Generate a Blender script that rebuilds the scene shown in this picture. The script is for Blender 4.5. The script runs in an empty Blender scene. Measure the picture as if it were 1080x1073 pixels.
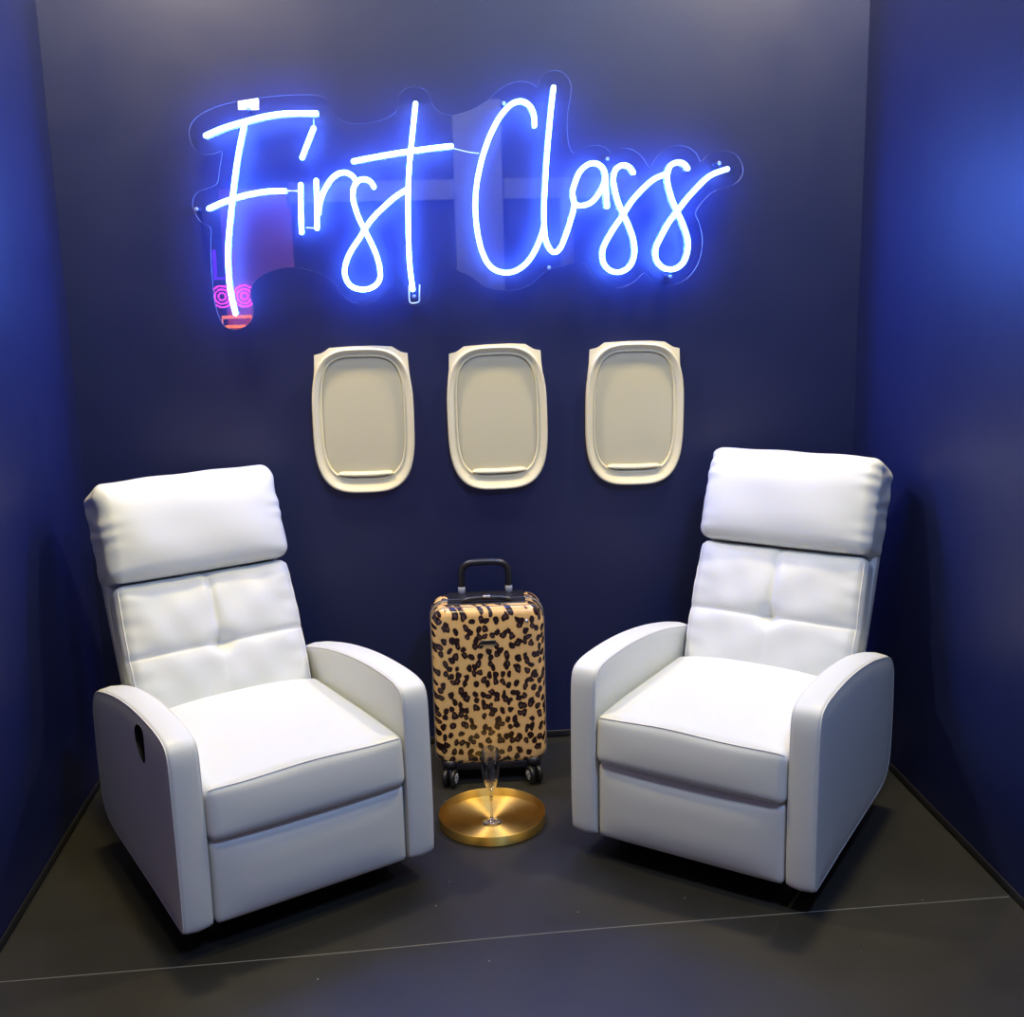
import bpy, bmesh, math, random
from mathutils import Vector, Matrix
random.seed(7)
S = bpy.context.scene
COL = S.collection
PI = math.pi

# ------------------------------------------------------------------ helpers
def link(name, bm, mat, parent=None, smooth=True, loc=None):
    me = bpy.data.meshes.new(name)
    bmesh.ops.recalc_face_normals(bm, faces=bm.faces)
    bm.to_mesh(me); bm.free()
    for m in (mat if isinstance(mat, (list, tuple)) else [mat]):
        me.materials.append(m)
    if smooth:
        for p in me.polygons: p.use_smooth = True
    o = bpy.data.objects.new(name, me); COL.objects.link(o)
    if parent is not None: o.parent = parent
    if loc: o.location = loc
    return o

def auto_smooth(o, ang=35):
    """shade smooth but keep edges sharper than ang"""
    me = o.data
    bm = bmesh.new(); bm.from_mesh(me)
    for e in bm.edges:
        if len(e.link_faces) == 2 and e.calc_face_angle(0) > math.radians(ang): e.smooth = False
    bm.to_mesh(me); bm.free()
    for p in me.polygons: p.use_smooth = True
    return o

def thing(name, label, cat, loc=(0, 0, 0), rotz=0.0, group=None):
    o = bpy.data.objects.new(name, None); COL.objects.link(o)
    o.location = loc; o.rotation_euler = (0, 0, rotz); o.empty_display_size = .1
    o['label'] = label; o['category'] = cat
    if group: o['group'] = group
    return o

def structure(o):
    o['kind'] = 'structure'; return o

def bm_box(bm, x0, x1, y0, y1, z0, z1):
    vs = [bm.verts.new((x, y, z)) for z in (z0, z1) for y in (y0, y1) for x in (x0, x1)]
    for f in ((0, 1, 3, 2), (4, 6, 7, 5), (0, 4, 5, 1), (2, 3, 7, 6), (0, 2, 6, 4), (1, 5, 7, 3)):
        bm.faces.new([vs[i] for i in f])
    return bm

def box(x0, x1, y0, y1, z0, z1, bev=0, seg=3):
    bm = bmesh.new(); bm_box(bm, x0, x1, y0, y1, z0, z1)
    if bev:
        bmesh.ops.bevel(bm, geom=list(bm.edges), offset=bev, segments=seg, profile=.5, affect='EDGES')
    return bm

def smooth_path(pts, n=6, closed=False):
    """Catmull-Rom through the points"""
    P = [Vector(p) for p in pts]; N = len(P); out = []
    rng = range(N) if closed else range(N - 1)
    for i in rng:
        if closed: a, b, c, d = P[(i - 1) % N], P[i], P[(i + 1) % N], P[(i + 2) % N]
        else: a, b, c, d = P[max(i - 1, 0)], P[i], P[i + 1], P[min(i + 2, N - 1)]
        for k in range(n):
            t = k / n
            out.append(.5 * ((2 * b) + (c - a) * t + (2 * a - 5 * b + 4 * c - d) * t * t + (3 * b - a - 3 * c + d) * t ** 3))
    if not closed: out.append(P[-1])
    return out

def tube(bm, path, r, seg=10, closed=False, round_ends=True, squash=None):
    P = [Vector(p) for p in path]
    N = len(P); rings = []
    prev = None
    radii = [r] * N
    if not closed and round_ends:
        t0 = (P[0] - P[1]).normalized(); t1 = (P[-1] - P[-2]).normalized()
        A = [P[0] + t0 * r * k for k in (1.0, .86, .5)]; ra = [r * .02, r * .5, r * .86]
        B = [P[-1] + t1 * r * k for k in (.5, .86, 1.0)]; rb = [r * .86, r * .5, r * .02]
        P = A + P + B; radii = ra + radii + rb; N = len(P)
    for i in range(N):
        if closed: t = P[(i + 1) % N] - P[(i - 1) % N]
        else: t = P[min(i + 1, N - 1)] - P[max(i - 1, 0)]
        t.normalize()
        if prev is None:
            a = Vector((0, 1, 0)) if abs(t.y) < .9 else Vector((1, 0, 0))
            n = (a - t * a.dot(t)).normalized()
        else:
            n = (prev - t * prev.dot(t)).normalized()
        prev = n; b = t.cross(n)
        rings.append([bm.verts.new(P[i] + (n * math.cos(2 * PI * k / seg) + b * math.sin(2 * PI * k / seg)) * radii[i]) for k in range(seg)])
    M = N if closed else N - 1
    for i in range(M):
        A, B = rings[i], rings[(i + 1) % N]
        for k in range(seg):
            bm.faces.new((A[k], A[(k + 1) % seg], B[(k + 1) % seg], B[k]))
    if not closed:
        bm.faces.new(rings[0]); bm.faces.new(rings[-1])
    return bm

def lathe(bm, prof, seg=48, origin=(0, 0, 0), axis='Z', closed=False):
    O = Vector(origin); rings = []
    for r, h in prof:
        ring = []
        if r < 1e-6:
            p = Vector((0, 0, h)) if axis == 'Z' else (Vector((h, 0, 0)) if axis == 'X' else Vector((0, h, 0)))
            ring = [bm.verts.new(O + p)]
        else:
            for k in range(seg):
                c, s = math.cos(2 * PI * k / seg) * r, math.sin(2 * PI * k / seg) * r
                p = Vector((c, s, h)) if axis == 'Z' else (Vector((h, c, s)) if axis == 'X' else Vector((c, h, s)))
                ring.append(bm.verts.new(O + p))
        rings.append(ring)
    n = len(rings)
    for i in range(n if closed else n - 1):
        A, B = rings[i], rings[(i + 1) % n]
        for k in range(seg):
            a, b = A[k % len(A)], A[(k + 1) % len(A)]
            c, d = B[(k + 1) % len(B)], B[k % len(B)]
            vs = []
            for v in (a, b, c, d):
                if v not in vs: vs.append(v)
            if len(vs) >= 3:
                try: bm.faces.new(vs)
                except ValueError: pass
    return bm

def grid_box(a, b, c, step=.009):
    """box of half sizes a, b, c with evenly gridded faces"""
    bm = bmesh.new()
    nx, ny, nz = [max(2, int(round(2 * s / step))) for s in (a, b, c)]
    def face(fu, nu, nv):
        g = [[bm.verts.new(fu(-1 + 2 * i / nu, -1 + 2 * j / nv)) for j in range(nv + 1)] for i in range(nu + 1)]
        for i in range(nu):
            for j in range(nv): bm.faces.new((g[i][j], g[i + 1][j], g[i + 1][j + 1], g[i][j + 1]))
    for s in (-1, 1):
        face(lambda u, v: (a * u, b * v, c * s), nx, ny)
        face(lambda u, v: (a * u, b * s, c * v), nx, nz)
        face(lambda u, v: (a * s, b * u, c * v), ny, nz)
    bmesh.ops.remove_doubles(bm, verts=bm.verts, dist=1e-5)
    return bm

def rounder(a, b, c, r):
    def f(p):
        q = Vector((max(-(a - r), min(a - r, p[0])), max(-(b - r), min(b - r, p[1])), max(-(c - r), min(c - r, p[2]))))
        d = Vector(p) - q
        L = d.length
        return q + d * (r / L) if L > r * 1e-3 and L > r else Vector(p)
    return f

def cushion(a, b, c, r, deform, step=.009):
    bm = grid_box(a, b, c, step); R = rounder(a, b, c, r)
    for v in bm.verts: v.co = deform(R(v.co))
    return bm, (lambda p: deform(R(p)))

def prism_yz(bm, prof, x0, x1):
    A = [bm.verts.new((x0, y, z)) for y, z in prof]; B = [bm.verts.new((x1, y, z)) for y, z in prof]
    n = len(prof)
    bm.faces.new(A); bm.faces.new(B[::-1])
    for i in range(n): bm.faces.new((A[i], B[i], B[(i + 1) % n], A[(i + 1) % n]))
    return bm

def gauss(x, s): return math.exp(-(x / s) ** 2)

# ------------------------------------------------------------------ materials
def mat(name, col=(.8, .8, .8), rough=.5, metal=0, spec=.5, **kw):
    m = bpy.data.materials.new(name); m.use_nodes = True
    b = m.node_tree.nodes['Principled BSDF']
    b.inputs['Base Color'].default_value = (*col, 1); b.inputs['Roughness'].default_value = rough
    b.inputs['Metallic'].default_value = metal; b.inputs['Specular IOR Level'].default_value = spec
    for k, v in kw.items(): b.inputs[k].default_value = v
    return m

def nodes(m):
    nt = m.node_tree
    def N(t, **kw):
        n = nt.nodes.new(t)
        for k, v in kw.items():
            if k in n.inputs.keys(): n.inputs[k].default_value = v
            else: setattr(n, k, v)
        return n
    return nt, N, nt.links.new, nt.nodes['Principled BSDF'], nt.nodes['Material Output']

def add_bump(m, scale=200, strength=.15, dist=.001, detail=3, vary_col=0, vary_rough=0, coord='Object'):
    nt, N, L, b, out = nodes(m)
    tc = N('ShaderNodeTexCoord'); nz = N('ShaderNodeTexNoise', Scale=scale, Detail=detail)
    L(tc.outputs[coord], nz.inputs['Vector'])
    bp = N('ShaderNodeBump', Strength=strength, Distance=dist)
    L(nz.outputs['Fac'], bp.inputs['Height']); L(bp.outputs['Normal'], b.inputs['Normal'])
    return m

leather = mat('white_leatherette', (.685, .705, .665), .42, spec=.4)
def build_leather(m):
    nt, N, L, b, out = nodes(m)
    tc = N('ShaderNodeTexCoord')
    n1 = N('ShaderNodeTexVoronoi', Scale=520.0); n2 = N('ShaderNodeTexNoise', Scale=14.0, Detail=4.0)
    L(tc.outputs['Object'], n1.inputs['Vector']); L(tc.outputs['Object'], n2.inputs['Vector'])
    b1 = N('ShaderNodeBump', Strength=.08, Distance=.0006); b2 = N('ShaderNodeBump', Strength=.13, Distance=.005)
    L(n1.outputs['Distance'], b1.inputs['Height']); L(n2.outputs['Fac'], b2.inputs['Height'])
    L(b2.outputs['Normal'], b1.inputs['Normal']); L(b1.outputs['Normal'], b.inputs['Normal'])
build_leather(leather)
welt = mat('white_welt_seam', (.72, .71, .68), .5, spec=.3)
black_metal = mat('black_metal_frame', (.012, .012, .014), .4, spec=.5)
black_plastic = mat('black_plastic', (.012, .012, .016), .35)
pocket_mat = mat('dark_handle_pocket', (.006, .006, .01), .5, spec=.3)

paint = mat('dark_navy_satin_paint', (.003, .008, .062), .42, spec=.62)
def build_paint(m, sc=7.0):
    nt, N, L, b, out = nodes(m)
    tc = N('ShaderNodeTexCoord')
    n1 = N('ShaderNodeTexNoise', Scale=220.0, Detail=3.0); n2 = N('ShaderNodeTexNoise', Scale=sc, Detail=5.0)
    L(tc.outputs['Object'], n1.inputs['Vector']); L(tc.outputs['Object'], n2.inputs['Vector'])
    bp = N('ShaderNodeBump', Strength=.12, Distance=.0006); L(n1.outputs['Fac'], bp.inputs['Height']); L(bp.outputs['Normal'], b.inputs['Normal'])
    mr = N('ShaderNodeMapRange'); mr.inputs['To Min'].default_value = .42; mr.inputs['To Max'].default_value = .54
    L(n2.outputs['Fac'], mr.inputs['Value']); L(mr.outputs['Result'], b.inputs['Roughness'])
build_paint(paint)

trim_mat = mat('black_trim', (.015, .015, .016), .4)

floor_mat = mat('dark_vinyl_floor', (.03, .03, .028), .4, spec=.5)
def build_floor(m):
    nt, N, L, b, out = nodes(m)
    tc = N('ShaderNodeTexCoord')
    big = N('ShaderNodeTexNoise', Scale=2.2, Detail=5.0, Roughness=.6)
    fine = N('ShaderNodeTexNoise', Scale=160.0, Detail=4.0)
    dust = N('ShaderNodeTexVoronoi', Scale=26.0)
    for n in (big, fine, dust): L(tc.outputs['Object'], n.inputs['Vector'])
    cr = N('ShaderNodeValToRGB'); L(big.outputs['Fac'], cr.inputs['Fac'])
    cr.color_ramp.elements[0].position = .3; cr.color_ramp.elements[0].color = (.014, .0135, .012, 1)
    cr.color_ramp.elements[1].position = .7; cr.color_ramp.elements[1].color = (.026, .025, .021, 1)
    # sparse dust specks
    near = N('ShaderNodeMath', operation='LESS_THAN'); L(dust.outputs['Distance'], near.inputs[0]); near.inputs[1].default_value = .055
    sep = N('ShaderNodeSeparateColor'); L(dust.outputs['Color'], sep.inputs[0])
    few = N('ShaderNodeMath', operation='GREATER_THAN'); L(sep.outputs[0], few.inputs[0]); few.inputs[1].default_value = .86
    mul = N('ShaderNodeMath', operation='MULTIPLY'); L(near.outputs[0], mul.inputs[0]); L(few.outputs[0], mul.inputs[1])
    mx = N('ShaderNodeMix', data_type='RGBA'); L(mul.outputs[0], mx.inputs[0]); L(cr.outputs[0], mx.inputs[6]); mx.inputs[7].default_value = (.30, .31, .33, 1)
    L(mx.outputs[2], b.inputs['Base Color'])
    mr = N('ShaderNodeMapRange'); mr.inputs['To Min'].default_value = .34; mr.inputs['To Max'].default_value = .56
    L(big.outputs['Fac'], mr.inputs['Value']); L(mr.outputs['Result'], b.inputs['Roughness'])
    bp = N('ShaderNodeBump', Strength=.25, Distance=.0008); L(fine.outputs['Fac'], bp.inputs['Height']); L(bp.outputs['Normal'], b.inputs['Normal'])
build_floor(floor_mat)
seam_mat = mat('pale_floor_seam', (.17, .165, .14), .6)
scuff_mat = seam_mat

cream_plastic = mat('cream_white_plastic', (.76, .71, .50), .38, spec=.45)
add_bump(cream_plastic, 300, .06, .0004)
shade_mat = mat('cream_shade_plastic', (.60, .57, .42), .42, spec=.4)
add_bump(shade_mat, 3.5, .12, .02, 1)

def emission(name, col, strength):
    m = bpy.data.materials.new(name); m.use_nodes = True; nt = m.node_tree; nt.nodes.clear()
    e = nt.nodes.new('ShaderNodeEmission'); o = nt.nodes.new('ShaderNodeOutputMaterial')
    e.inputs[0].default_value = (*col, 1); e.inputs[1].default_value = strength
    nt.links.new(e.outputs[0], o.inputs[0]); return m

def clear_sheet(name, tint=(.97, .98, 1), rough=.0, pw_=5.0, base=.045):
    """thin clear sheet: see-through with a fresnel reflection"""
    m = bpy.data.materials.new(name); m.use_nodes = True; nt = m.node_tree; nt.nodes.clear()
    t = nt.nodes.new('ShaderNodeBsdfTransparent'); t.inputs[0].default_value = (*tint, 1)
    g = nt.nodes.new('ShaderNodeBsdfGlossy'); g.inputs['Roughness'].default_value = rough
    lw = nt.nodes.new('ShaderNodeLayerWeight'); lw.inputs[0].default_value = .5
    pw = nt.nodes.new('ShaderNodeMath'); pw.operation = 'POWER'; pw.inputs[1].default_value = pw_
    f = nt.nodes.new('ShaderNodeMath'); f.operation = 'MULTIPLY_ADD'; f.inputs[1].default_value = .9; f.inputs[2].default_value = base
    nt.links.new(lw.outputs['Facing'], pw.inputs[0]); nt.links.new(pw.outputs[0], f.inputs[0])
    mx = nt.nodes.new('ShaderNodeMixShader'); o = nt.nodes.new('ShaderNodeOutputMaterial')
    L = nt.links.new; L(f.outputs[0], mx.inputs[0]); L(t.outputs[0], mx.inputs[1]); L(g.outputs[0], mx.inputs[2]); L(mx.outputs[0], o.inputs[0])
    return m

# ------------------------------------------------------------------ room (booth 2.44 m wide)
HW = 1.22; H = 2.44; DEP = -2.6
structure(link('wall_back', box(-HW, HW, 0, .06, 0, H), paint, smooth=False))
structure(link('wall_left', box(-HW - .06, -HW, DEP, .06, 0, H), paint, smooth=False))
structure(link('wall_right', box(HW, HW + .06, DEP, .06, 0, H), paint, smooth=False))
structure(link('floor', box(-4.5, 4.5, -6.6, .06, -.06, 0), floor_mat, smooth=False))
structure(link('baseboard_back', box(-HW + .006, HW - .006, -.006, 0, .004, .024, .0015, 2), trim_mat))
structure(link('baseboard_left', box(-HW, -HW + .006, DEP, 0, .004, .024, .0015, 2), trim_mat))
structure(link('baseboard_right', box(HW - .006, HW, DEP, 0, .004, .024, .0015, 2), trim_mat))
bm = bmesh.new(); tube(bm, smooth_path([(-1.21, -1.184, .0), (-.5, -1.168, 0), (.2, -1.142, .0), (1.21, -1.131, .0)], 8), .0014, 6)
structure(link('trim_1', bm, seam_mat))
STROKES = {
    'F_top': [(-0.7628, 1.9361), (-0.7111, 1.9564), (-0.6481, 1.9735), (-0.5852, 1.9877), (-0.5227, 1.9944), (-0.445, 1.9934)],
    'F_stem': [(-0.6526, 1.9646), (-0.6735, 1.8896), (-0.6906, 1.814), (-0.7034, 1.7453), (-0.7169, 1.6683), (-0.7254, 1.6062), (-0.7277, 1.5435), (-0.7254, 1.4881), (-0.7162, 1.4297)],
    'F_mid': [(-0.7692, 1.7327), (-0.7345, 1.7474), (-0.6945, 1.7605), (-0.6468, 1.7712), (-0.5993, 1.778), (-0.5482, 1.7786)],
    'i_dot': [(-0.4551, 1.9529), (-0.4686, 1.9244), (-0.482, 1.8958), (-0.4929, 1.8717)],
    'i': [(-0.5015, 1.7954), (-0.5052, 1.7338), (-0.5074, 1.6601)],
    'r_stem': [(-0.4559, 1.8062), (-0.4582, 1.7407), (-0.4614, 1.6708)],
    'r_arch': [(-0.455, 1.7135), (-0.4474, 1.7482), (-0.4338, 1.7788), (-0.4123, 1.8092), (-0.3917, 1.8242), (-0.3718, 1.8277), (-0.3524, 1.8197), (-0.3391, 1.8018)],
    's': [(-0.289, 1.7855), (-0.2979, 1.7996), (-0.3134, 1.8076), (-0.3334, 1.804), (-0.3479, 1.785), (-0.3519, 1.7542), (-0.3455, 1.723), (-0.3352, 1.6917), (-0.3208, 1.6601), (-0.3027, 1.6204), (-0.2885, 1.5806), (-0.2823, 1.5407), (-0.2877, 1.513), (-0.3088, 1.4951), (-0.3414, 1.4903), (-0.373, 1.5031), (-0.3874, 1.5353), (-0.3815, 1.5709), (-0.3636, 1.606), (-0.3378, 1.6408), (-0.3204, 1.6679), (-0.2948, 1.6987), (-0.2614, 1.7292), (-0.2282, 1.7558), (-0.1929, 1.7769)],
    't': [(-0.1574, 2.017), (-0.165, 1.9657), (-0.1739, 1.905), (-0.1828, 1.8438), (-0.1893, 1.7667), (-0.1926, 1.6888), (-0.1943, 1.6101), (-0.1929, 1.5466), (-0.1873, 1.4865)],
    't_bar': [(-0.3449, 1.8587), (-0.2786, 1.8699), (-0.2147, 1.8796), (-0.1507, 1.8878), (-0.0586, 1.8972)],
    'C': [(0.1896, 1.9519), (0.1886, 1.9802), (0.177, 2.0069), (0.1532, 2.0201), (0.1251, 2.0136), (0.1005, 1.9927), (0.0756, 1.9587), (0.0502, 1.9094), (0.0283, 1.8482), (0.0126, 1.7787), (0.008, 1.7084), (0.014, 1.6373), (0.0287, 1.5813), (0.0523, 1.5448), (0.0889, 1.5295), (0.1261, 1.535), (0.1596, 1.5583), (0.185, 1.5938), (0.2048, 1.6372), (0.2118, 1.6609)],
    'l_a': [(0.2478, 2.0577), (0.2387, 1.991), (0.2273, 1.8914), (0.2192, 1.7984), (0.2135, 1.7123), (0.2147, 1.641), (0.224, 1.6049), (0.2402, 1.5862), (0.2593, 1.5962), (0.2764, 1.6317), (0.2935, 1.6791), (0.3048, 1.7224), (0.3003, 1.7579), (0.3089, 1.7891), (0.324, 1.8201), (0.3487, 1.8392), (0.3733, 1.8411), (0.3937, 1.8252), (0.3992, 1.7954), (0.3808, 1.7564), (0.3559, 1.7293), (0.327, 1.7204), (0.3065, 1.7247)],
    'a_stem': [(0.3993, 1.8032), (0.4007, 1.7639), (0.4036, 1.7165)],
    's1': [(0.4841, 1.8135), (0.4718, 1.8294), (0.4512, 1.8352), (0.4306, 1.8222), (0.4239, 1.7949), (0.4287, 1.7634), (0.4384, 1.7277), (0.4548, 1.6917), (0.4714, 1.6556), (0.4838, 1.6193), (0.4879, 1.579), (0.4753, 1.543), (0.4459, 1.5234), (0.4124, 1.5283), (0.3917, 1.553), (0.3903, 1.5892), (0.4047, 1.621), (0.4298, 1.6604), (0.4507, 1.6879), (0.4798, 1.7309), (0.513, 1.7659), (0.5461, 1.7928), (0.5808, 1.8072)],
    's2': [(0.6496, 1.8226), (0.6371, 1.8369), (0.6163, 1.8404), (0.5957, 1.8297), (0.5875, 1.8), (0.5918, 1.7684), (0.6045, 1.7286), (0.6214, 1.6925), (0.6384, 1.6562), (0.6513, 1.6157), (0.6516, 1.5834), (0.6392, 1.5473), (0.6098, 1.5276), (0.5761, 1.5325), (0.555, 1.5573), (0.5532, 1.5897), (0.5674, 1.6215), (0.5923, 1.6651), (0.6172, 1.6965), (0.6462, 1.7318), (0.6793, 1.7669), (0.7206, 1.8017), (0.7705, 1.819)],
}
BACKING = [(-0.8124, 1.938), (-0.8072, 1.9642), (-0.79, 1.9864), (-0.7553, 2.0069), (-0.7, 2.0249), (-0.6297, 2.0367), (-0.5517, 2.0448), (-0.4816, 2.047), (-0.4312, 2.0434), (-0.4088, 2.0244), (-0.3971, 1.9965), (-0.3762, 1.9774), (-0.3453, 1.9656), (-0.298, 1.9665), (-0.2541, 1.9758), (-0.2217, 1.992), (-0.2107, 2.0093), (-0.2056, 2.0356), (-0.1912, 2.0565), (-0.1672, 2.0653), (-0.1396, 2.0627), (-0.1189, 2.0459), (-0.1119, 2.0232), (-0.0984, 2.0026), (-0.075, 1.9887), (-0.0472, 1.9853), (-0.0268, 1.9896), (0.0135, 2.0028), (0.0542, 2.0251), (0.0788, 2.0475), (0.1113, 2.0676), (0.1516, 2.077), (0.1835, 2.0706), (0.2018, 2.0613), (0.2119, 2.0855), (0.2363, 2.1033), (0.2604, 2.1061), (0.2868, 2.0923), (0.3002, 2.0679), (0.2998, 2.0375), (0.2911, 1.9918), (0.288, 1.9457), (0.2922, 1.8993), (0.3034, 1.8759), (0.3181, 1.8772), (0.3428, 1.8893), (0.3755, 1.8942), (0.4001, 1.8884), (0.4181, 1.8742), (0.4329, 1.8809), (0.4617, 1.8852), (0.4905, 1.877), (0.5152, 1.857), (0.5359, 1.8293), (0.5566, 1.8564), (0.5813, 1.8779), (0.6144, 1.8899), (0.6476, 1.8863), (0.6768, 1.8687), (0.6921, 1.8425), (0.7103, 1.8587), (0.7393, 1.8693), (0.7727, 1.8711), (0.8022, 1.8589), (0.8194, 1.8326), (0.8216, 1.8048), (0.8036, 1.7797), (0.7743, 1.7675), (0.7408, 1.7586), (0.7075, 1.7353), (0.6785, 1.6959), (0.689, 1.6636), (0.6987, 1.6231), (0.6967, 1.5745), (0.6801, 1.5301), (0.6465, 1.4941), (0.5999, 1.4805), (0.5575, 1.4881), (0.5338, 1.5066), (0.5194, 1.5192), (0.4899, 1.4938), (0.4561, 1.4783), (0.4224, 1.4751), (0.3847, 1.4882), (0.3598, 1.5173), (0.3433, 1.5437), (0.3184, 1.5556), (0.2725, 1.5461), (0.2308, 1.5366), (0.2014, 1.5187), (0.1718, 1.4935), (0.1299, 1.4783), (0.0801, 1.4771), (0.0308, 1.4889), (-0.0094, 1.5198), (-0.058, 1.5418), (-0.0828, 1.544), (-0.1076, 1.5366), (-0.1224, 1.5129), (-0.1302, 1.4808), (-0.1478, 1.4506), (-0.1786, 1.4384), (-0.2135, 1.4466), (-0.2327, 1.4754), (-0.2396, 1.5037), (-0.2582, 1.4881), (-0.2821, 1.4645), (-0.3154, 1.4493), (-0.3481, 1.4461), (-0.38, 1.459), (-0.4029, 1.4837), (-0.4216, 1.5122), (-0.4565, 1.5369), (-0.5037, 1.554), (-0.5513, 1.5606), (-0.5998, 1.5523), (-0.641, 1.5334), (-0.6652, 1.5063), (-0.6703, 1.4785), (-0.6645, 1.4464), (-0.6692, 1.4144), (-0.6909, 1.3909), (-0.7197, 1.3812), (-0.7509, 1.3925), (-0.7685, 1.4251), (-0.7768, 1.4733), (-0.7781, 1.5289), (-0.7772, 1.5919), (-0.7744, 1.6388), (-0.7714, 1.6776), (-0.7953, 1.6936), (-0.8127, 1.721), (-0.818, 1.7519), (-0.8042, 1.7786), (-0.776, 1.7895), (-0.7437, 1.8043), (-0.7328, 1.8461), (-0.7231, 1.8915), (-0.7451, 1.888), (-0.7763, 1.8862), (-0.802, 1.904)]
SCREWS = [(-0.8078, 1.7325), (-0.184, 1.466), (-0.6392, 2.0107), (0.1004, 2.0169), (0.4081, 1.8548), (0.7481, 1.8377), (0.5998, 1.505), (0.2267, 1.5407)]
# ------------------------------------------------------------------ recliners
W2 = .329; AW = .072; YC = .34            # half width, arm width, root sits YC behind the front face
PROF = [(.018, .0705), (.006, .074), (.0005, .084), (-.002, .12), (-.004, .20), (-.003, .34), (0, .46), (.005, .500), (.016, .522), (.036, .533), (.07, .540), (.12, .5435), (.19, .5445), (.26, .542),
        (.33, .536), (.40, .527), (.46, .517), (.52, .504), (.57, .492), (.61, .480), (.640, .464), (.660, .446), (.672, .425), (.678, .400),
        (.682, .34), (.684, .27), (.680, .19), (.674, .155), (.660, .130), (.636, .110), (.59, .097), (.50, .091), (.38, .087), (.20, .080), (.08, .073)]

def arm_mesh(side):
    """side -1: the arm on the -x side. outer face slightly padded, edges rolled"""
    prof = [(p.x, p.y) for p in smooth_path([(y, z, 0) for y, z in PROF], 3, True)]
    n = len(prof)
    C0 = Vector((.33, .31))
    # inward normals
    nor = []
    for i in range(n):
        a, b = Vector(prof[i - 1]), Vector(prof[(i + 1) % n]); t = (b - a).normalized()
        m = Vector((-t.y, t.x))
        if m.dot(C0 - Vector(prof[i])) < 0: m = -m
        nor.append(m)
    xo, xi = W2 * side, (W2 - AW) * side
    r = .0115
    sec = []
    # from the middle of the outer face round to the inner face: (x, inset)
    for k in range(7):
        a = k / 6 * PI / 2
        sec.append((xo - side * r * (1 - math.sin(a)) if False else xo - side * (r - r * math.cos(a)), r - r * math.sin(a)))
    sec.append((xo - side * AW * .5, -.003))
    for k in range(6, -1, -1):
        a = k / 6 * PI / 2
        sec.append((xi + side * (r - r * math.cos(a)), r - r * math.sin(a)))
    bm = bmesh.new(); rings = []
    for x, ins in sec:
        rings.append([bm.verts.new((x, prof[i][0] + nor[i].x * ins - YC, prof[i][1] + nor[i].y * ins)) for i in range(n)])
    for A, B in zip(rings, rings[1:]):
        for i in range(n): bm.faces.new((A[i], B[i], B[(i + 1) % n], A[(i + 1) % n]))
    # side faces: shrink rings to the centre, gently padded outwards
    for base, sgn in ((rings[0], side), (rings[-1], -side)):
        prev = base
        cc = Vector((base[0].co.x, C0.x - YC, C0.y))
        for s in (.93, .84, .72, .58, .42, .25, .1):
            bul = .006 * (1 - s * s) ** .5 if sgn == side else 0
            ring = [bm.verts.new((v.co.x + sgn * bul, cc.y + (v.co.y - cc.y) * s, cc.z + (v.co.z - cc.z) * s)) for v in base]
            for i in range(n): bm.faces.new((prev[i], ring[i], ring[(i + 1) % n], prev[(i + 1) % n]))
            prev = ring
        bm.faces.new(prev)
    return bm, prof, nor

def cut_pocket(o, side):
    """real recess for the recline lever in the outer face of the arm"""
    bm = bmesh.new()
    pts = [(.228, .512), (.200, .518), (.176, .512), (.168, .492), (.166, .455), (.172, .436), (.190, .432), (.218, .445), (.240, .470), (.244, .495)]
    pts = [(p.x, p.y) for p in smooth_path([(y, z, 0) for y, z in pts], 4, True)]
    prism_yz(bm, [(y - YC, z) for y, z in pts], side * (W2 - .030), side * (W2 + .03))
    cutter = link('cutter', bm, pocket_mat, o.parent, smooth=False)
    o.data.materials.append(pocket_mat)
    md = o.modifiers.new('b', 'BOOLEAN'); md.operation = 'DIFFERENCE'; md.object = cutter; md.solver = 'EXACT'; md.material_mode = 'TRANSFER'
    dg = bpy.context.evaluated_depsgraph_get(); me = bpy.data.meshes.new_from_object(o.evaluated_get(dg))
    o.modifiers.clear(); o.data = me
    bpy.data.objects.remove(cutter)
    return pts

LEAN = math.radians(22.5)
BO = Vector((0, .505 - YC, .352)); BU = Vector((0, math.sin(LEAN), math.cos(LEAN))); BW = Vector((0, -math.cos(LEAN), math.sin(LEAN)))
def back(u, v, w): return Vector((u, 0, 0)) + BO + BU * v + BW * w

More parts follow.
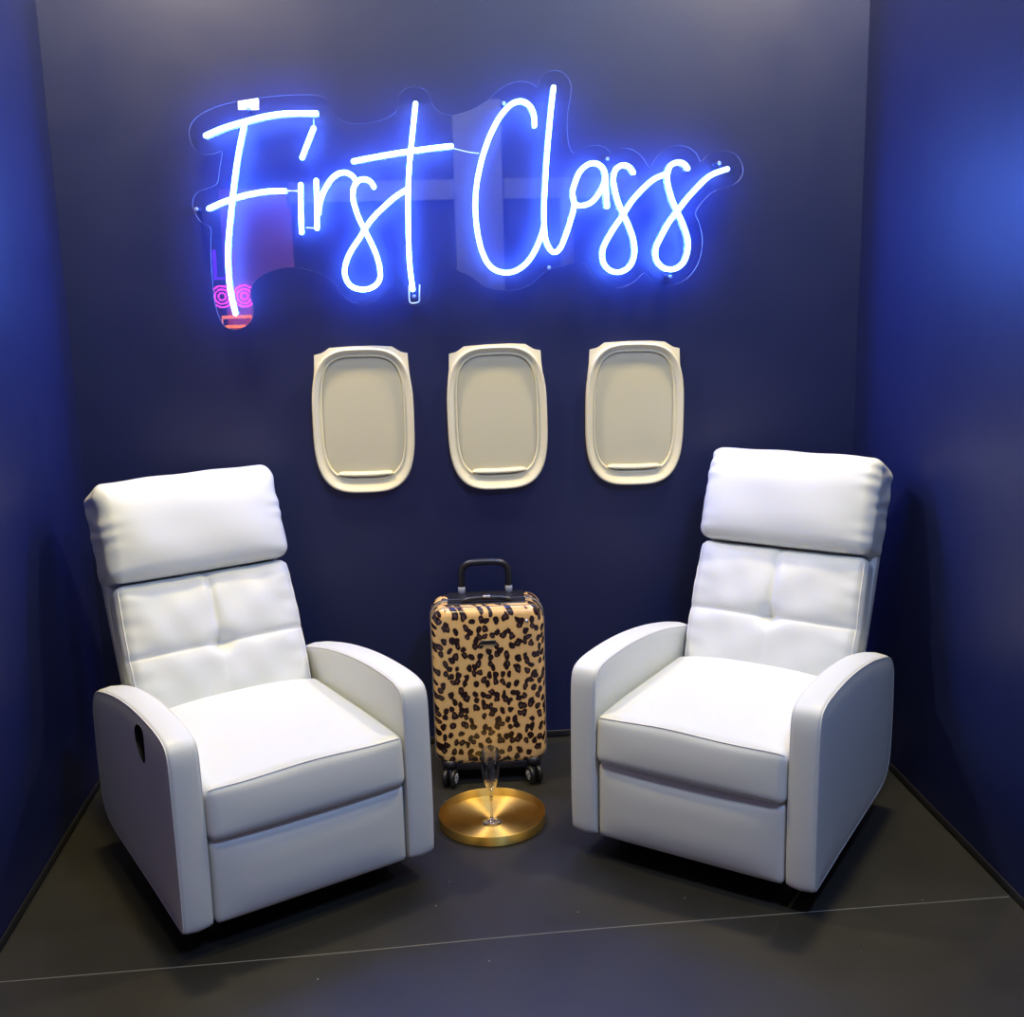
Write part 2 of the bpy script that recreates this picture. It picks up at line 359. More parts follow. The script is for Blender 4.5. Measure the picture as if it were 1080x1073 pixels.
def make_recliner(label, loc, rotz, rnd):
    root = thing('recliner_armchair', label, 'armchair', loc, rotz, 'white recliner armchairs')
    rng = random.Random(rnd)
    ph = [rng.uniform(0, 6) for _ in range(12)]
    # --- arms
    for side in (-1, 1):
        bm, prof, nor = arm_mesh(side)
        a = link('armrest', bm, leather, root)
        if side == -1:
            pts = cut_pocket(a, -1)
        auto_smooth(a, 50)
        for xs in (W2 - .0015, W2 - AW + .0015):
            m = bmesh.new(); pp = []
            for i in range(len(prof)):
                y, z = prof[i]
                if z > .30 or y < .02 or y > .62:
                    pass
                pp.append(Vector((side * xs, y + nor[i].x * .0045 - YC, z + nor[i].y * .0045)))
            tube(m, pp, .0015, 6, closed=True)
            link('piping', m, welt, a)
        if side == -1:
            m = bmesh.new()
            tube(m, smooth_path([(-(W2 - .024), .222 - YC, .500), (-(W2 - .016), .208 - YC, .480), (-(W2 - .012), .194 - YC, .455)], 5), .009, 10)
            link('recline_handle', m, black_plastic, a)
    # --- seat cushion
    sx, sy, sz = W2 - AW - .0035, .262, .068
    def seat_def(p):
        u, v, w = p.x / sx, p.y / sy, p.z / sz
        x = p.x; y = .250 + p.y; z = .348 + p.z
        if w > 0:
            z += .022 * (1 - abs(u) ** 2.6) * (1 - max(0, -v) ** 5 * .75) * w
            z -= .008 * max(0, -v - .35) * w
        if v < 0:
            fb = max(0, -v) ** 6
            y -= fb * .014 * (1 - abs(u) ** 3) * (1 - w * w * .6)
            y += fb * .010 * (w + 1) * .5
            z += fb * .0035 * math.sin(u * 5 + ph[0]) * max(0, w) ** 4
        return Vector((x, y - YC, z))
    bm, F = cushion(sx, sy, sz, .022, seat_def, .0095)
    seat = link('seat_cushion', bm, leather, root)
    m = bmesh.new(); r = .022
    pth = [F((u * (sx - .004), -(sy - .0045), sz - .0045)) + Vector((0, -.0005, .001)) for u in [k / 20 - 1 for k in range(41)]]
    tube(m, pth, .0016, 8)
    link('piping', m, welt, seat)
    # --- footrest
    fx, fy, fz = W2 - AW - .006, .030, .105
    def foot_def(p):
        u, v, w = p.x / fx, p.y / fy, p.z / fz
        y = .032 + p.y
        if v < 0: y -= .016 * (1 - abs(u) ** 4) * (1 - abs(w) ** 3)
        return Vector((p.x, y - YC, .1755 + p.z))
    bm, _ = cushion(fx, fy, fz, .014, foot_def, .009)
    link('footrest', bm, leather, root)
    # --- backrest: shell with headrest and lumbar cushions
    bx, bv, bw = .247, .330, .034
    def shell_def(p):
        u, v, w = p.x / bx, p.y / bv, p.z / bw
        ww = -.112 + p.z - (.012 * (1 - u * u) if w < 0 else 0)
        return back(p.x * (1 - .02 * max(0, -v)), .303 + p.y, ww)
    bm, _ = cushion(bx, bv, bw, .018, shell_def, .014)
    shell = link('backrest', bm, leather, root)
    lx, lv, lw = .246, .206, .046
    def lum_def(p):
        u, v, w = p.x / lx, p.y / lv, p.z / lw
        V = .210 + p.y; Wd = -.040 + p.z; x = p.x * (1 - .035 * max(0, -v) ** 2)
        if w > 0:
            k = w
            puff = .030 * (1 - abs(u) ** 3.0) * (1 - abs(v) ** 4) + .004
            hv = .02 - .012 * (1 - abs(u)) ** 2           # height of the cross seam
            crease_h = .006 * gauss(v - hv, .10) + .006 * gauss(v - hv, .026)
            crease_v = (.006 * gauss(u, .06) + .005 * gauss(u + .006 * math.sin(v * 6), .018)) * (1 if v > hv else .55 * max(0, 1 - (hv - v) * 1.3))
            tuft = .020 * gauss(math.hypot(u * 1.1, v - hv), .13)
            wr = .0012 * math.sin(v * 26 + u * 4 + ph[1]) * gauss(abs(u) - 1, .22) + .0014 * math.sin(u * 7 - v * 9 + ph[2]) + .0012 * math.sin(u * 15 + v * 6 + ph[3])
            Wd += k * (puff - crease_h - crease_v - tuft + wr)
        x += (1 if u > 0 else -1) * abs(u) ** 8 * .006 * math.cos(v * 1.4)
        return back(x, V, Wd)
    bm, F = cushion(lx, lv, lw, .026, lum_def, .0065)
    lum = link('lumbar_cushion', bm, leather, shell)
    for s in (-1, 1):
        m = bmesh.new(); tube(m, [F((s * (lx - .0065), v * (lv - .012), lw - .0065)) + BW * .0008 for v in [k / 24 - 1 for k in range(49)]], .0020, 6)
        link('piping', m, welt, lum)
    hx, hv_, hw = .254, .138, .085
    def head_def(p):
        u, v, w = p.x / hx, p.y / hv_, p.z / hw
        V = .560 + p.y; Wd = -.053 + p.z; x = p.x
        side_ = gauss(abs(u) - 1, .16)
        if w > 0:
            Wd += w * (.036 * (1 - abs(u) ** 4) * (1 - abs(v + .1) ** 3.2) + .002)
            Wd += w * .0034 * math.sin(v * 17 + ph[4] + 2 * math.sin(v * 5 + ph[5])) * side_ * (.4 + .6 * max(0, v + .3))
            Wd += w * .0016 * math.sin(u * 6 + v * 3 + ph[6])
        if v > 0: V += .006 * (1 - abs(u) ** 3) * v + .0012 * math.sin(u * 9 + ph[7]) * v
        if v > .2: Wd -= .012 * (v - .2) ** 2
        if v < 0: V -= .004 * (1 - abs(u) ** 4) * (-v)
        # gathered sides
        if abs(u) > .9:
            s = 1 if u > 0 else -1
            x += s * (.0024 * math.sin(v * 17 + w * 3 + 1.5 * math.sin(v * 7) + ph[8]) * (.5 + .5 * v) + .0015 * math.sin(v * 9 + ph[9])) * (1 - abs(w) ** 4) * (1 - abs(v) ** 6)
        return back(x, V, Wd)
    bm, F = cushion(hx, hv_, hw, .032, head_def, .0065)
    head = link('headrest_cushion', bm, leather, shell)
    for s in (-1, 1):
        m = bmesh.new(); tube(m, [F((s * (hx - .004), v * (hv_ - .02), hw * .50 - .010 * v)) + Vector((s * .0006, 0, 0)) for v in [k / 24 - 1 for k in range(49)]], .0022, 6)
        link('piping', m, welt, head)
    # --- dark steel base
    bm = bmesh.new()
    for s in (-1, 1):
        bm_box(bm, s * .225 - .014, s * .225 + .014, .10 - YC, .60 - YC, .0, .022)
        bm_box(bm, s * .225 - .010, s * .225 + .010, .14 - YC, .17 - YC, .02, .11)
        bm_box(bm, s * .225 - .010, s * .225 + .010, .52 - YC, .55 - YC, .02, .11)
    bm_box(bm, -.225, .225, .13 - YC, .155 - YC, .022, .046)
    bm_box(bm, -.225, .225, .54 - YC, .565 - YC, .022, .046)
    link('base_frame', bm, black_metal, root, smooth=False)
    bm = box(-(W2 - AW - .004), W2 - AW - .004, .065 - YC, .60 - YC, .105, .272, .006, 2)
    link('seat_frame', bm, black_metal, root)
    return root

def place(fx, fy, t):   # front-centre of the chair on the floor -> root
    return (fx - math.sin(t) * YC, fy + math.cos(t) * YC, 0)
make_recliner('white leatherette recliner with dark lever pocket in its side, near the left wall', place(-.479, -1.0137, .504), .504, 3)
make_recliner('white leatherette recliner with plain outer side, standing against the right wall', place(.4377, -.9815, -.651), -.651, 11)
# ------------------------------------------------------------------ window panels on the back wall
def superell(a, c, n, N=96, zc=0):
    out = []
    for k in range(N):
        t = 2 * PI * k / N; ct, st = math.cos(t), math.sin(t)
        out.append((a * abs(ct) ** (2 / n) * (1 if ct >= 0 else -1), zc + c * abs(st) ** (2 / n) * (1 if st >= 0 else -1)))
    return out
def ring_loft(bm, rings):
    R = [[bm.verts.new(p) for p in r] for r in rings]
    for A, B in zip(R, R[1:]):
        n = len(A)
        for i in range(n): bm.faces.new((A[i], A[(i + 1) % n], B[(i + 1) % n], B[i]))
    return R
def window_panel(x, z, label, tilt=0.0):
    root = thing('cabin_window_panel', label, 'window panel', (x, 0, z), 0, 'cream cabin window panels on the back wall')
    root.rotation_euler = (0, tilt, 0)
    # flat flange behind the top corners
    tab = [(-.143, .206), (-.120, .210), (-.096, .227), (-.02, .2305), (.05, .2305), (.096, .227), (.120, .210), (.143, .206), (.145, .16), (.150, .12), (.150, .02), (-.150, .02), (-.150, .12), (-.145, .16)]
    bm = bmesh.new(); A = [bm.verts.new((u, -.001, v)) for u, v in tab]; B = [bm.verts.new((u, -.006, v)) for u, v in tab]
    bm.faces.new(A); bm.faces.new(B[::-1])
    for i in range(len(tab)): bm.faces.new((A[i], B[i], B[(i + 1) % len(tab)], A[(i + 1) % len(tab)]))
    bmesh.ops.bevel(bm, geom=[e for e in bm.edges if abs(e.verts[0].co.y + .006) < 1e-5 and abs(e.verts[1].co.y + .006) < 1e-5], offset=.0015, segments=2, affect='EDGES')
    link('mounting_flange', bm, cream_plastic, root, smooth=False)
    # dished frame: back edge, proud outer rim, slope down to the inner bead
    P = [  # (half width, half height, centre z, depth, exponent)
        (.1555, .2245, 0, -.001, 3.3), (.1565, .2255, 0, -.014, 3.3), (.1562, .2252, 0, -.024, 3.3), (.1540, .2232, 0, -.0285, 3.3), (.1515, .2210, 0, -.0295, 3.3),
        (.1485, .2182, .0005, -.0285, 3.3), (.1440, .2120, .002, -.0235, 3.35), (.1385, .2050, .0045, -.0175, 3.45), (.1335, .1985, .007, -.0145, 3.55),
        (.1315, .1960, .008, -.0150, 3.6), (.1298, .1940, .0085, -.0172, 3.65), (.1275, .1915, .009, -.0172, 3.7), (.1258, .1897, .0095, -.0150, 3.7), (.1250, .1888, .0095, -.0100, 3.7), (.1245, .1880, .0095, -.004, 3.7)]
    bm = bmesh.new()
    ring_loft(bm, [[(u, d, v) for u, v in superell(a, c, n, 120, zc)] for a, c, zc, d, n in P])
    link('window_frame', bm, cream_plastic, root)
    # pulled-down shade inside the frame
    bm = bmesh.new()
    R = ring_loft(bm, [[(u, d, v) for u, v in superell(a, c, 3.7, 120, .0095)] for a, c, d in ((.1248, .1885, -.0065), (.1248, .1885, -.0085), (.121, .185, -.0092), (.09, .15, -.0098), (.05, .09, -.0102), (.01, .02, -.0103))])
    bm.faces.new(R[0]); bm.faces.new(R[-1][::-1])
    sh = link('window_shade', bm, shade_mat, root)
    # pull lip along the shade's lower edge
    bm = bmesh.new()
    N = 40; rows = []
    for k in range(N + 1):
        u = -1 + 2 * k / N; x_ = u * .086
        zc = -.1690 + .004 * u * u; h_ = .0085 * (1 - abs(u) ** 6) ** .5 + .0008
        rows.append([bm.verts.new((x_, y_, zc + q * h_)) for y_, q in ((-.0095, 1), (-.016, .95), (-.0225, .55), (-.0245, .0), (-.0235, -.5), (-.018, -.55), (-.0095, -.35))])
    for A, B in zip(rows, rows[1:]):
        for i in range(len(A) - 1): bm.faces.new((A[i], B[i], B[i + 1], A[i + 1]))
    bm.faces.new(rows[0]); bm.faces.new(rows[-1][::-1])
    link('pull_lip', bm, cream_plastic, sh)
    return root
window_panel(-.356, 1.088, 'cream oval cabin window panel with closed shade, left of the three under the neon sign', math.radians(.4))
window_panel(.061, 1.082, 'cream oval cabin window panel with closed shade, middle of the three above the suitcase', math.radians(-.6))
window_panel(.4965, 1.079, 'cream oval cabin window panel with closed shade, right of the three beside the right recliner', math.radians(.8))

# ------------------------------------------------------------------ neon sign
neon = emission('cool_blue_white_neon', (.08, .20, 1.0), 88.0)
acrylic = clear_sheet('clear_acrylic')
acr_edge = mat('frosted_acrylic_edge', (.75, .80, .88), .25, spec=.6, **{'Transmission Weight': .5})
steel = mat('brushed_steel', (.62, .62, .64), .3, metal=1)
sign = thing('neon_sign', 'blue-white handwritten First Class neon sign on clear acrylic, mounted on the back wall', 'neon sign', (0, 0, 1.40))
def sign_part(name, bm, m, **k): 
    for v in bm.verts: v.co.z -= 1.40
    return link(name, bm, m, sign, **k)
out = smooth_path([(x, z, 0) for x, z in BACKING], 4, True)
from mathutils.geometry import delaunay_2d_cdt
vs2, es2, fs2, *_ = delaunay_2d_cdt([Vector((p.x, p.y)) for p in out], [], [list(range(len(out)))], 1, 1e-5)
bm = bmesh.new()
A = [bm.verts.new((p.x, -.050, p.y)) for p in vs2]; B = [bm.verts.new((p.x, -.055, p.y)) for p in vs2]
for f in fs2:
    bm.faces.new([A[k] for k in f]); bm.faces.new([B[k] for k in reversed(f)])
for e in [e for e in bm.edges if len(e.link_faces) == 1 and e.verts[0].co.y > -.052]:
    a_, b_ = e.verts; ia, ib = A.index(a_), A.index(b_)
    f = bm.faces.new((a_, B[ia], B[ib], b_)); f.material_index = 1
sign_part('acrylic_backing', bm, [acrylic, acr_edge], smooth=False)
for k, pts in STROKES.items():
    bm = bmesh.new(); tube(bm, smooth_path([(x, -.066 - (.006 if k in ('t_bar', 'F_top', 'F_mid', 'a_stem') else 0), z) for x, z in pts], 6), .0069, 12)
    sign_part('neon_tube', bm, neon)
clear_nut = mat('clear_nut', (.22, .28, .50), .2, spec=.6)
for x, z in SCREWS:
    bm = bmesh.new(); lathe(bm, [(0, -.0005), (.0045, -.0005), (.0045, -.0555), (.0055, -.0558), (.0057, -.0575), (.0045, -.0585), (0, -.0587)], 20, (x, 0, z), 'Y')
    sign_part('standoff', bm, clear_nut)
wire_mat = mat('clear_blue_wire', (.55, .65, .9), .2, spec=.6)
for pts in ([(-0.4542, 1.9779), (-0.4539, 1.9568)], [(-0.5465, 1.779), (-0.5095, 1.7784)], [(-0.4921, 1.6733), (-0.4644, 1.6711)], [(-0.0561, 1.8925), (-0.0068, 1.8802), (0.0221, 1.8767)]):
    bm = bmesh.new(); tube(bm, smooth_path([(x, -.0575, z) for x, z in pts], 4), .0016, 6)
    sign_part('jumper_wire', bm, wire_mat)
bm = bmesh.new()      # clear U-shaped power clip under the t
tube(bm, smooth_path([(-0.198, -0.06, 1.4973), (-0.199, -0.06, 1.4656), (-0.197, -0.06, 1.4487), (-0.1841, -0.06, 1.4457), (-0.1702, -0.06, 1.4507), (-0.1682, -0.06, 1.4686), (-0.1662, -0.06, 1.4983)], 5), .0022, 8)
sign_part('power_clip', bm, mat('clear_clip', (.55, .70, .85), .15, spec=.8))

# ------------------------------------------------------------------ leopard suitcase
leo = mat('leopard_print_shell', (.8, .55, .3), .25, spec=.5, **{'Coat Weight': .5, 'Coat Roughness': .12})
def build_leopard(m):
    nt, N, L, b, out = nodes(m)
    tc = N('ShaderNodeTexCoord')
    sx_ = N('ShaderNodeSeparateXYZ'); L(tc.outputs['Object'], sx_.inputs[0])
    uu = N('ShaderNodeMath', operation='MULTIPLY_ADD'); L(sx_.outputs[1], uu.inputs[0]); uu.inputs[1].default_value = .6; L(sx_.outputs[0], uu.inputs[2])
    vv = N('ShaderNodeMath', operation='MULTIPLY_ADD'); L(sx_.outputs[1], vv.inputs[0]); vv.inputs[1].default_value = -.8; L(sx_.outputs[2], vv.inputs[2])
    cb = N('ShaderNodeCombineXYZ'); L(uu.outputs[0], cb.inputs[0]); L(vv.outputs[0], cb.inputs[1])
    mp = N('ShaderNodeMapping'); mp.inputs['Scale'].default_value = (1.1, .88, 1); L(cb.outputs[0], mp.inputs['Vector'])
    wob = N('ShaderNodeTexNoise', Scale=34.0, Detail=1.0); L(mp.outputs[0], wob.inputs['Vector'])
    sub = N('ShaderNodeVectorMath', operation='SUBTRACT'); L(wob.outputs['Color'], sub.inputs[0]); sub.inputs[1].default_value = (.5, .5, .5)
    scl = N('ShaderNodeVectorMath', operation='SCALE'); L(sub.outputs[0], scl.inputs[0]); scl.inputs['Scale'].default_value = .016
    add = N('ShaderNodeVectorMath', operation='ADD'); L(mp.outputs[0], add.inputs[0]); L(scl.outputs[0], add.inputs[1])
    vo = N('ShaderNodeTexVoronoi', Scale=41.0, Randomness=.85); vo.voronoi_dimensions = '2D'; L(add.outputs[0], vo.inputs['Vector'])
    nz = N('ShaderNodeTexNoise', Scale=58.0, Detail=.0); L(mp.outputs[0], nz.inputs['Vector'])
    # spot = voronoi distance + noise < threshold
    ma = N('ShaderNodeMath', operation='MULTIPLY_ADD'); L(nz.outputs['Fac'], ma.inputs[0]); ma.inputs[1].default_value = .38; L(vo.outputs['Distance'], ma.inputs[2])
    cr = N('ShaderNodeValToRGB'); L(ma.outputs[0], cr.inputs['Fac'])
    e = cr.color_ramp.elements
    e[0].position = 0; e[0].color = (.035, .015, .013, 1)
    e[1].position = .545; e[1].color = (.012, .004, .004, 1)
    x = e.new(.575); x.color = (.28, .12, .05, 1)
    x = e.new(.605); x.color = (.86, .52, .18, 1)
    x = e.new(1.0); x.color = (.90, .58, .22, 1)
    # some spots have a brown heart
    sep = N('ShaderNodeSeparateColor'); L(vo.outputs['Color'], sep.inputs[0])
    g = N('ShaderNodeMath', operation='GREATER_THAN'); L(sep.outputs[1], g.inputs[0]); g.inputs[1].default_value = .55
    l = N('ShaderNodeMath', operation='LESS_THAN'); L(vo.outputs['Distance'], l.inputs[0]); l.inputs[1].default_value = .17
    mm = N('ShaderNodeMath', operation='MULTIPLY'); L(g.outputs[0], mm.inputs[0]); L(l.outputs[0], mm.inputs[1])
    mx = N('ShaderNodeMix', data_type='RGBA'); L(mm.outputs[0], mx.inputs[0]); L(cr.outputs[0], mx.inputs[6]); mx.inputs[7].default_value = (.09, .045, .035, 1)
    L(mx.outputs[2], b.inputs['Base Color'])
build_leopard(leo)
case = thing('cabin_suitcase', 'leopard print hard shell cabin suitcase on wheels, standing between the two white recliners', 'suitcase', (-.004, -.24, 0), math.radians(-1.5))
ca, cd, ch, cz = .169, .088, .250, .310
def shell_bm(y0, y1, front):
    """half shell: rounded rectangle in x-z swept in y, dished face with shallow ribs"""
    bm = bmesh.new(); rings = []
    def rr(a, c, r, y, N=12):
        out = []
        for cx, cz_, a0 in ((a - r, c - r, 0), (-a + r, c - r, 90), (-a + r, -c + r, 180), (a - r, -c + r, 270)):
            for k in range(N + 1):
                t = math.radians(a0 + 90 * k / N); out.append((cx + r * math.cos(t), y, cz + cz_ + r * math.sin(t)))
        return out
    s = -1 if front else 1
    ye = y0 if front else y1; yi = y1 if front else y0
    rings.append(rr(ca, ch, .045, yi)); rings.append(rr(ca + .001, ch + .001, .046, (yi + ye) / 2)); rings.append(rr(ca, ch, .045, ye - s * .028))
    for k in range(1, 9):
        t = k / 8 * PI / 2; r = .028
        rings.append(rr(ca - r * (1 - math.cos(t)), ch - r * (1 - math.cos(t)), max(.045 - r * (1 - math.cos(t)) * .7, .015), ye - s * r * (1 - math.sin(t))))
    for f in (.75, .5, .25, .06):
        rings.append(rr((ca - .028) * f, (ch - .028) * f, .025 * f, ye + s * .004 * (1 - f * f)))
    R = ring_loft(bm, rings)
    bm.faces.new(R[0]); bm.faces.new(R[-1])
    return bm
link('front_shell', shell_bm(-cd, -.004, True), leo, case)
link('rear_shell', shell_bm(.004, cd, False), leo, case)
zipm = mat('zipper_tape', (.03, .03, .035), .5); zipt = mat('zipper_edge_piping', (.30, .26, .22), .4)
bm = bmesh.new()
def rrpath(a, c, r, y, N=10):
    out = []
    for cx, cz_, a0 in ((a - r, c - r, 0), (-a + r, c - r, 90), (-a + r, -c + r, 180), (a - r, -c + r, 270)):
        for k in range(N + 1):
            t = math.radians(a0 + 90 * k / N); out.append((cx + r * math.cos(t), y, cz + cz_ + r * math.sin(t)))
    return out
tube(bm, rrpath(ca - .001, ch - .001, .045, 0), .0065, 8, closed=True)
link('zipper', bm, zipm, case)
for y in (-.0075, .0075):
    bm = bmesh.new(); tube(bm, rrpath(ca + .0008, ch + .0008, .045, y), .0022, 6, closed=True)
    link('shell_piping', bm, zipt, case)
for y in (-cd + .02,):
    bm = bmesh.new(); tube(bm, rrpath(ca - .0003, ch - .0003, .045, y), .0012, 6, closed=True)
    link('shell_piping', bm, zipt, case)
# top trim, carry handle, telescopic handle
ztop = cz + ch
bm = box(-.118, .118, -.052, .080, ztop - .004, ztop + .004, .003, 2); link('top_plate', bm, black_plastic, case)
bm = bmesh.new(); tube(bm, smooth_path([(-.080, -.040, ztop + .002), (-.065, -.040, ztop + .012), (-.03, -.040, ztop + .017), (.03, -.040, ztop + .017), (.065, -.040, ztop + .012), (.080, -.040, ztop + .002)], 6), .007, 10)
hd = link('carry_handle', bm, black_plastic, case)
bm = box(-.012, .012, -.050, -.030, ztop + .020, ztop + .0265, .002, 2); link('handle_clasp', bm, steel, hd)
grey_pl = mat('grey_plastic', (.5, .52, .58), .35)
tx = .073; ty = .070
tele = bmesh.new()
tube(tele, smooth_path([(-tx, ty, .575), (-tx, ty, .60), (-tx, ty, .625), (-tx + .004, ty, .640), (-tx + .014, ty, .652), (-tx + .032, ty, .6585), (0, ty, .6605), (tx - .032, ty, .6585), (tx - .014, ty, .652), (tx - .004, ty, .640), (tx, ty, .625), (tx, ty, .60), (tx, ty, .575)], 6), .0108, 12)
th = link('telescopic_handle', tele, black_plastic, case)
for s in (-1, 1):
    bm = bmesh.new(); lathe(bm, [(0, .556), (.0112, .556), (.0112, .582), (.0105, .584), (0, .584)], 16, (s * tx, ty, 0)); link('handle_rod', bm, grey_pl, th)
bm = box(-.022, .022, -cd - .006, -cd - .001, .447, .461, .0015, 2)
bd = link('badge', bm, mat('dark_badge', (.02, .018, .015), .3), case)
bm = bmesh.new(); tube(bm, [(-.022, -cd - .0065, .447), (.022, -cd - .0065, .447), (.022, -cd - .0065, .461), (-.022, -cd - .0065, .461)], .0010, 6, closed=True)
link('badge_rim', bm, mat('badge_rim', (.45, .42, .35), .3, metal=.6), bd)
bm = bmesh.new(); lathe(bm, [(.0, -.004), (.005, -.0035), (.006, 0)], 16, (.115, -cd - .003, .515), 'Y'); link('rivet', bm, steel, case)
# bottom: dark tray and four twin wheels
bm = box(-.150, .150, -cd + .008, cd - .008, .042, .070, .008, 3); link('bottom_plate', bm, black_plastic, case)
hub_m = mat('grey_wheel_hub', (.42, .43, .45), .35, metal=.5); tyre = mat('black_tyre', (.01, .01, .012), .45)
for sx in (-1, 1):
    for yy, ang in ((-cd - .004, .35 * sx), (cd - .03, -.3 * sx)):
        cxw = sx * .128
        bm = bmesh.new(); lathe(bm, [(0, .046), (.010, .046), (.022, .058), (.024, .078), (0, .080)], 20, (cxw, yy + .02, 0)); hs = link('wheel_housing', bm, black_plastic, case)
        for s2 in (-1, 1):
            bm = bmesh.new(); r = .027
            lathe(bm, [(0, -.007), (r - .006, -.007), (r - .001, -.0055), (r, 0), (r - .001, .0055), (r - .006, .007), (0, .007)], 32, (0, 0, 0), 'X')
            h = bmesh.new(); lathe(h, [(.0, .0095), (.004, .0095), (.005, .0080), (.012, .0078), (.0145, .0086), (.0155, .0068), (.0, .0066)], 24, (0, 0, 0), 'X')
            for q in range(6):
                a_ = q * PI / 3; c_, s_ = math.cos(a_), math.sin(a_)
                tube(h, [(.0088, c_ * .004, s_ * .004), (.0088, c_ * .0135, s_ * .0135)], .0013, 6)
            Mx = Matrix.Translation((cxw, yy, r)) @ Matrix.Rotation(ang, 4, 'Z') @ Matrix.Translation((s2 * .0125, 0, 0)) @ (Matrix.Rotation(PI, 4, 'Z') if s2 < 0 else Matrix())
            bm.transform(Mx); h.transform(Mx)
            w = link('wheel', bm, tyre, case); link('hub', h, hub_m, w)
        m = bmesh.new(); tube(m, [(cxw, yy + .018, .052), (cxw, yy + .008, .045), (cxw, yy, .027)], .0055, 8); link('wheel_fork', m, black_plastic, case)

# ------------------------------------------------------------------ brass tray and flute
brass = mat('brushed_brass', (.62, .42, .13), .50, metal=1, **{'Anisotropic': .95, 'Anisotropic Rotation': .25})
def build_brass(m):
    nt, N, L, b, out = nodes(m)
    tg = N('ShaderNodeTangent', direction_type='RADIAL', axis='Z'); L(tg.outputs[0], b.inputs['Tangent'])
    tc = N('ShaderNodeTexCoord'); nz = N('ShaderNodeTexNoise', Scale=9.0, Detail=4.0); L(tc.outputs['Object'], nz.inputs['Vector'])
    mr = N('ShaderNodeMapRange'); mr.inputs['To Min'].default_value = .46; mr.inputs['To Max'].default_value = .60
    L(nz.outputs['Fac'], mr.inputs['Value']); L(mr.outputs[0], b.inputs['Roughness'])
    cr = N('ShaderNodeValToRGB'); L(nz.outputs['Fac'], cr.inputs['Fac'])
    cr.color_ramp.elements[0].position = .35; cr.color_ramp.elements[0].color = (.60, .38, .08, 1)
    cr.color_ramp.elements[1].position = .65; cr.color_ramp.elements[1].color = (.80, .56, .16, 1)
    L(cr.outputs[0], b.inputs['Base Color'])
build_brass(brass)
TX, TY = -.024, -.569
bm = bmesh.new()
lathe(bm, [(0, .0005), (.148, .0005), (.151, .002), (.1525, .028), (.1520, .0295), (.1508, .0295), (.1502, .028), (.1490, .0050), (.1475, .0038), (.13, .0036), (.09, .0036), (.05, .0036), (.02, .0036), (0.0005, .0036)], 128)
t = auto_smooth(link('serving_tray', bm, brass, loc=(TX, TY, 0)), 40)
t['label'] = 'round brushed brass tray with a low rim lying on the floor, carrying the champagne flute'; t['category'] = 'tray'
glass = bpy.data.materials.new('clear_glass'); glass.use_nodes = True
gb = glass.node_tree.nodes['Principled BSDF']
for k_, v_ in (('Transmission Weight', 1.0), ('Roughness', .0), ('IOR', 1.46)): gb.inputs[k_].default_value = v_
bm = bmesh.new()
outer = [(0, .0002), (.028, .0002), (.0285, .0012), (.024, .0026), (.010, .0055), (.0048, .011), (.0036, .020), (.0036, .060), (.0042, .082), (.0075, .092), (.0145, .108), (.0205, .128), (.0245, .152), (.0258, .175), (.0250, .200), (.0236, .2215)]
inner = [(.0226, .2222), (.0218, .2210), (.0236, .198), (.0244, .175), (.0231, .152), (.0190, .128), (.0130, .109), (.0065, .098), (0, .0955)]
lathe(bm, outer + inner, 48)
for f in bm.faces:
    if f.calc_center_median().z > .085: f.material_index = 1
g = link('champagne_flute', bm, [glass, clear_sheet('thin_bowl_glass', (.90, .91, .91), 0, 2.0, .10)], loc=(-.026, -.583, .0040))
g['label'] = 'clear stemmed champagne flute standing on the brass tray in front of the suitcase'; g['category'] = 'glass'

# ------------------------------------------------------------------ lights
def area(name, loc, target, size, power, col, size_y=None, spread=None):
    d = bpy.data.lights.new(name, 'AREA'); d.energy = power; d.color = col; d.size = size
    if size_y: d.shape = 'RECTANGLE'; d.size_y = size_y
    if spread: d.spread = spread
    o = bpy.data.objects.new(name, d); COL.objects.link(o); o.location = loc
    o.rotation_euler = (Vector(target) - Vector(loc)).to_track_quat('-Z', 'Y').to_euler()
    return o
area('overhead_lamp', (-.40, -2.15, 3.9), (0, -.8, .4), .35, 31, (1, .86, .48))
area('blue_overhead_lamp', (.75, -2.7, 3.2), (-.4, -.9, .3), .4, 50, (.38, .56, 1))
area('wall_lamp_left', (-.92, -.52, 2.95), (-.80, -.05, 1.6), .20, 46, (1, .81, .42))
area('wall_lamp_right', (1.08, -.52, 2.95), (.95, -.05, 1.6), .20, 46, (1, .81, .42))
area('added_panel_light', (0, -4.0, 3.3), (-.2, -6.3, 1.6), .5, 230, (.80, .85, 1))  # added unseen light, brightens the panels across the aisle so their reflections show
area('hall_lamp', (-1.39, -6.0, 2.86), (-.2, -1, 1.0), .16, 2, (1, 1, 1), .12)
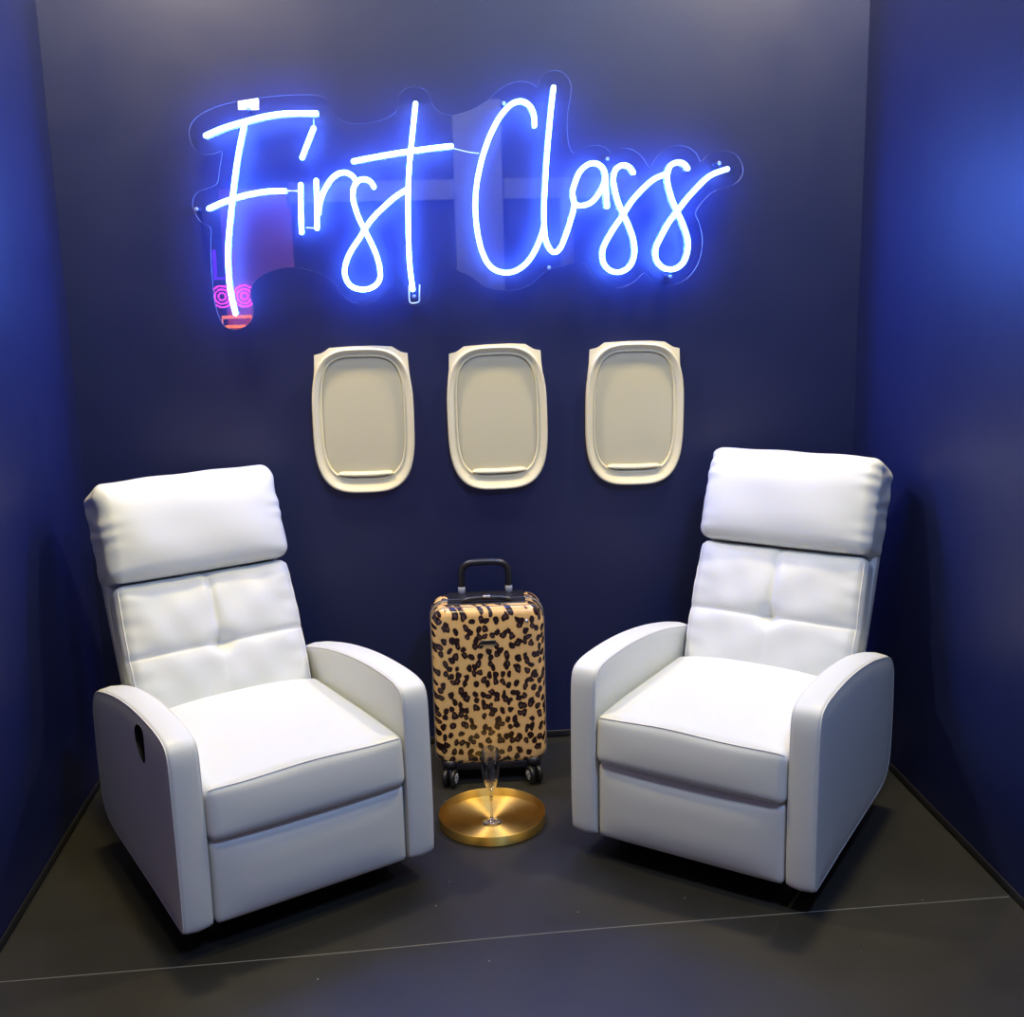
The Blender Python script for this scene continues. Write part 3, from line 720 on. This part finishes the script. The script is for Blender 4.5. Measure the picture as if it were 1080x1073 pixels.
# the booth across the aisle, seen only as reflections in the acrylic
pale = mat('pale_frame_paint', (.34, .35, .40), .6); lilac = mat('lilac_panel_paint', (.75, .22, .60), .6); dark = mat('dark_panel_paint', (.03, .035, .07), .6)
structure(link('wall_front', box(-3.2, 3.2, -6.56, -6.50, 0, 2.9), dark, smooth=False))
structure(link('trim_2', box(-1.74, -1.16, -6.50, -6.44, 0, 2.24), lilac, smooth=False))
structure(link('trim_3', box(.20, .60, -6.50, -6.30, 0, 2.9), pale, smooth=False))
structure(link('trim_4', box(-1.16, 1.75, -6.50, -6.38, 2.12, 2.28), pale, smooth=False))
structure(link('trim_5', box(1.10, 1.20, -6.50, -6.38, 0, 2.12), pale, smooth=False))
far = thing('aisle_neon_sign', 'pink ringed neon sign with orange bar, mirrored in the acrylic under letter F', 'neon sign', (-1.66, -6.44, 1.3))
pinkn = emission('pink_neon', (1, .05, .55), 14); orange = emission('orange_neon', (1, .22, .02), 14); viol = emission('violet_neon', (.16, .02, 1), 10)
for cx_ in (-.11, .075):
    for rr_ in (.03, .06, .088):
        bm = bmesh.new(); tube(bm, [(cx_ + rr_ * math.cos(a * PI / 12), .02, .07 + rr_ * math.sin(a * PI / 12)) for a in range(24)], .008, 8, closed=True)
        link('neon_ring', bm, pinkn, far)
bm = bmesh.new(); tube(bm, [(-.12, .02, -.10), (.12, .02, -.10), (.12, .02, -.18), (-.12, .02, -.18)], .014, 8, closed=True); link('neon_bar', bm, orange, far)
bm = bmesh.new(); tube(bm, [(-.15, .02, .44), (-.15, .02, .22), (.0, .02, .22), (.0, .02, .44)], .018, 8); link('neon_bar', bm, viol, far)
W = bpy.data.worlds.new('hall'); S.world = W; W.use_nodes = True
W.node_tree.nodes['Background'].inputs[0].default_value = (.5, .5, .65, 1); W.node_tree.nodes['Background'].inputs[1].default_value = .05

# ------------------------------------------------------------------ camera
cd_ = bpy.data.cameras.new('camera'); cam = bpy.data.objects.new('camera', cd_); COL.objects.link(cam)
r_ = Vector((0.99588605, -0.08746385, -0.02368644)); u_ = Vector((0.04111239, 0.2031852, 0.97827682)); f_ = Vector((0.08075112, 0.97522605, -0.20594515))
M = Matrix((( r_.x, u_.x, -f_.x, -0.19386157), (r_.y, u_.y, -f_.y, -3.5603135), (r_.z, u_.z, -f_.z, 1.53986037), (0, 0, 0, 1)))
cam.matrix_world = M
cd_.sensor_width = 36; cd_.sensor_fit = 'HORIZONTAL'; cd_.lens = 1200.82 / 1080 * 36; cd_.clip_start = .05
S.camera = cam
S.view_settings.view_transform = 'Standard'; S.view_settings.look = 'None'; S.view_settings.gamma = 1
S.view_settings.use_curve_mapping = False; S.view_settings.exposure = 0.0
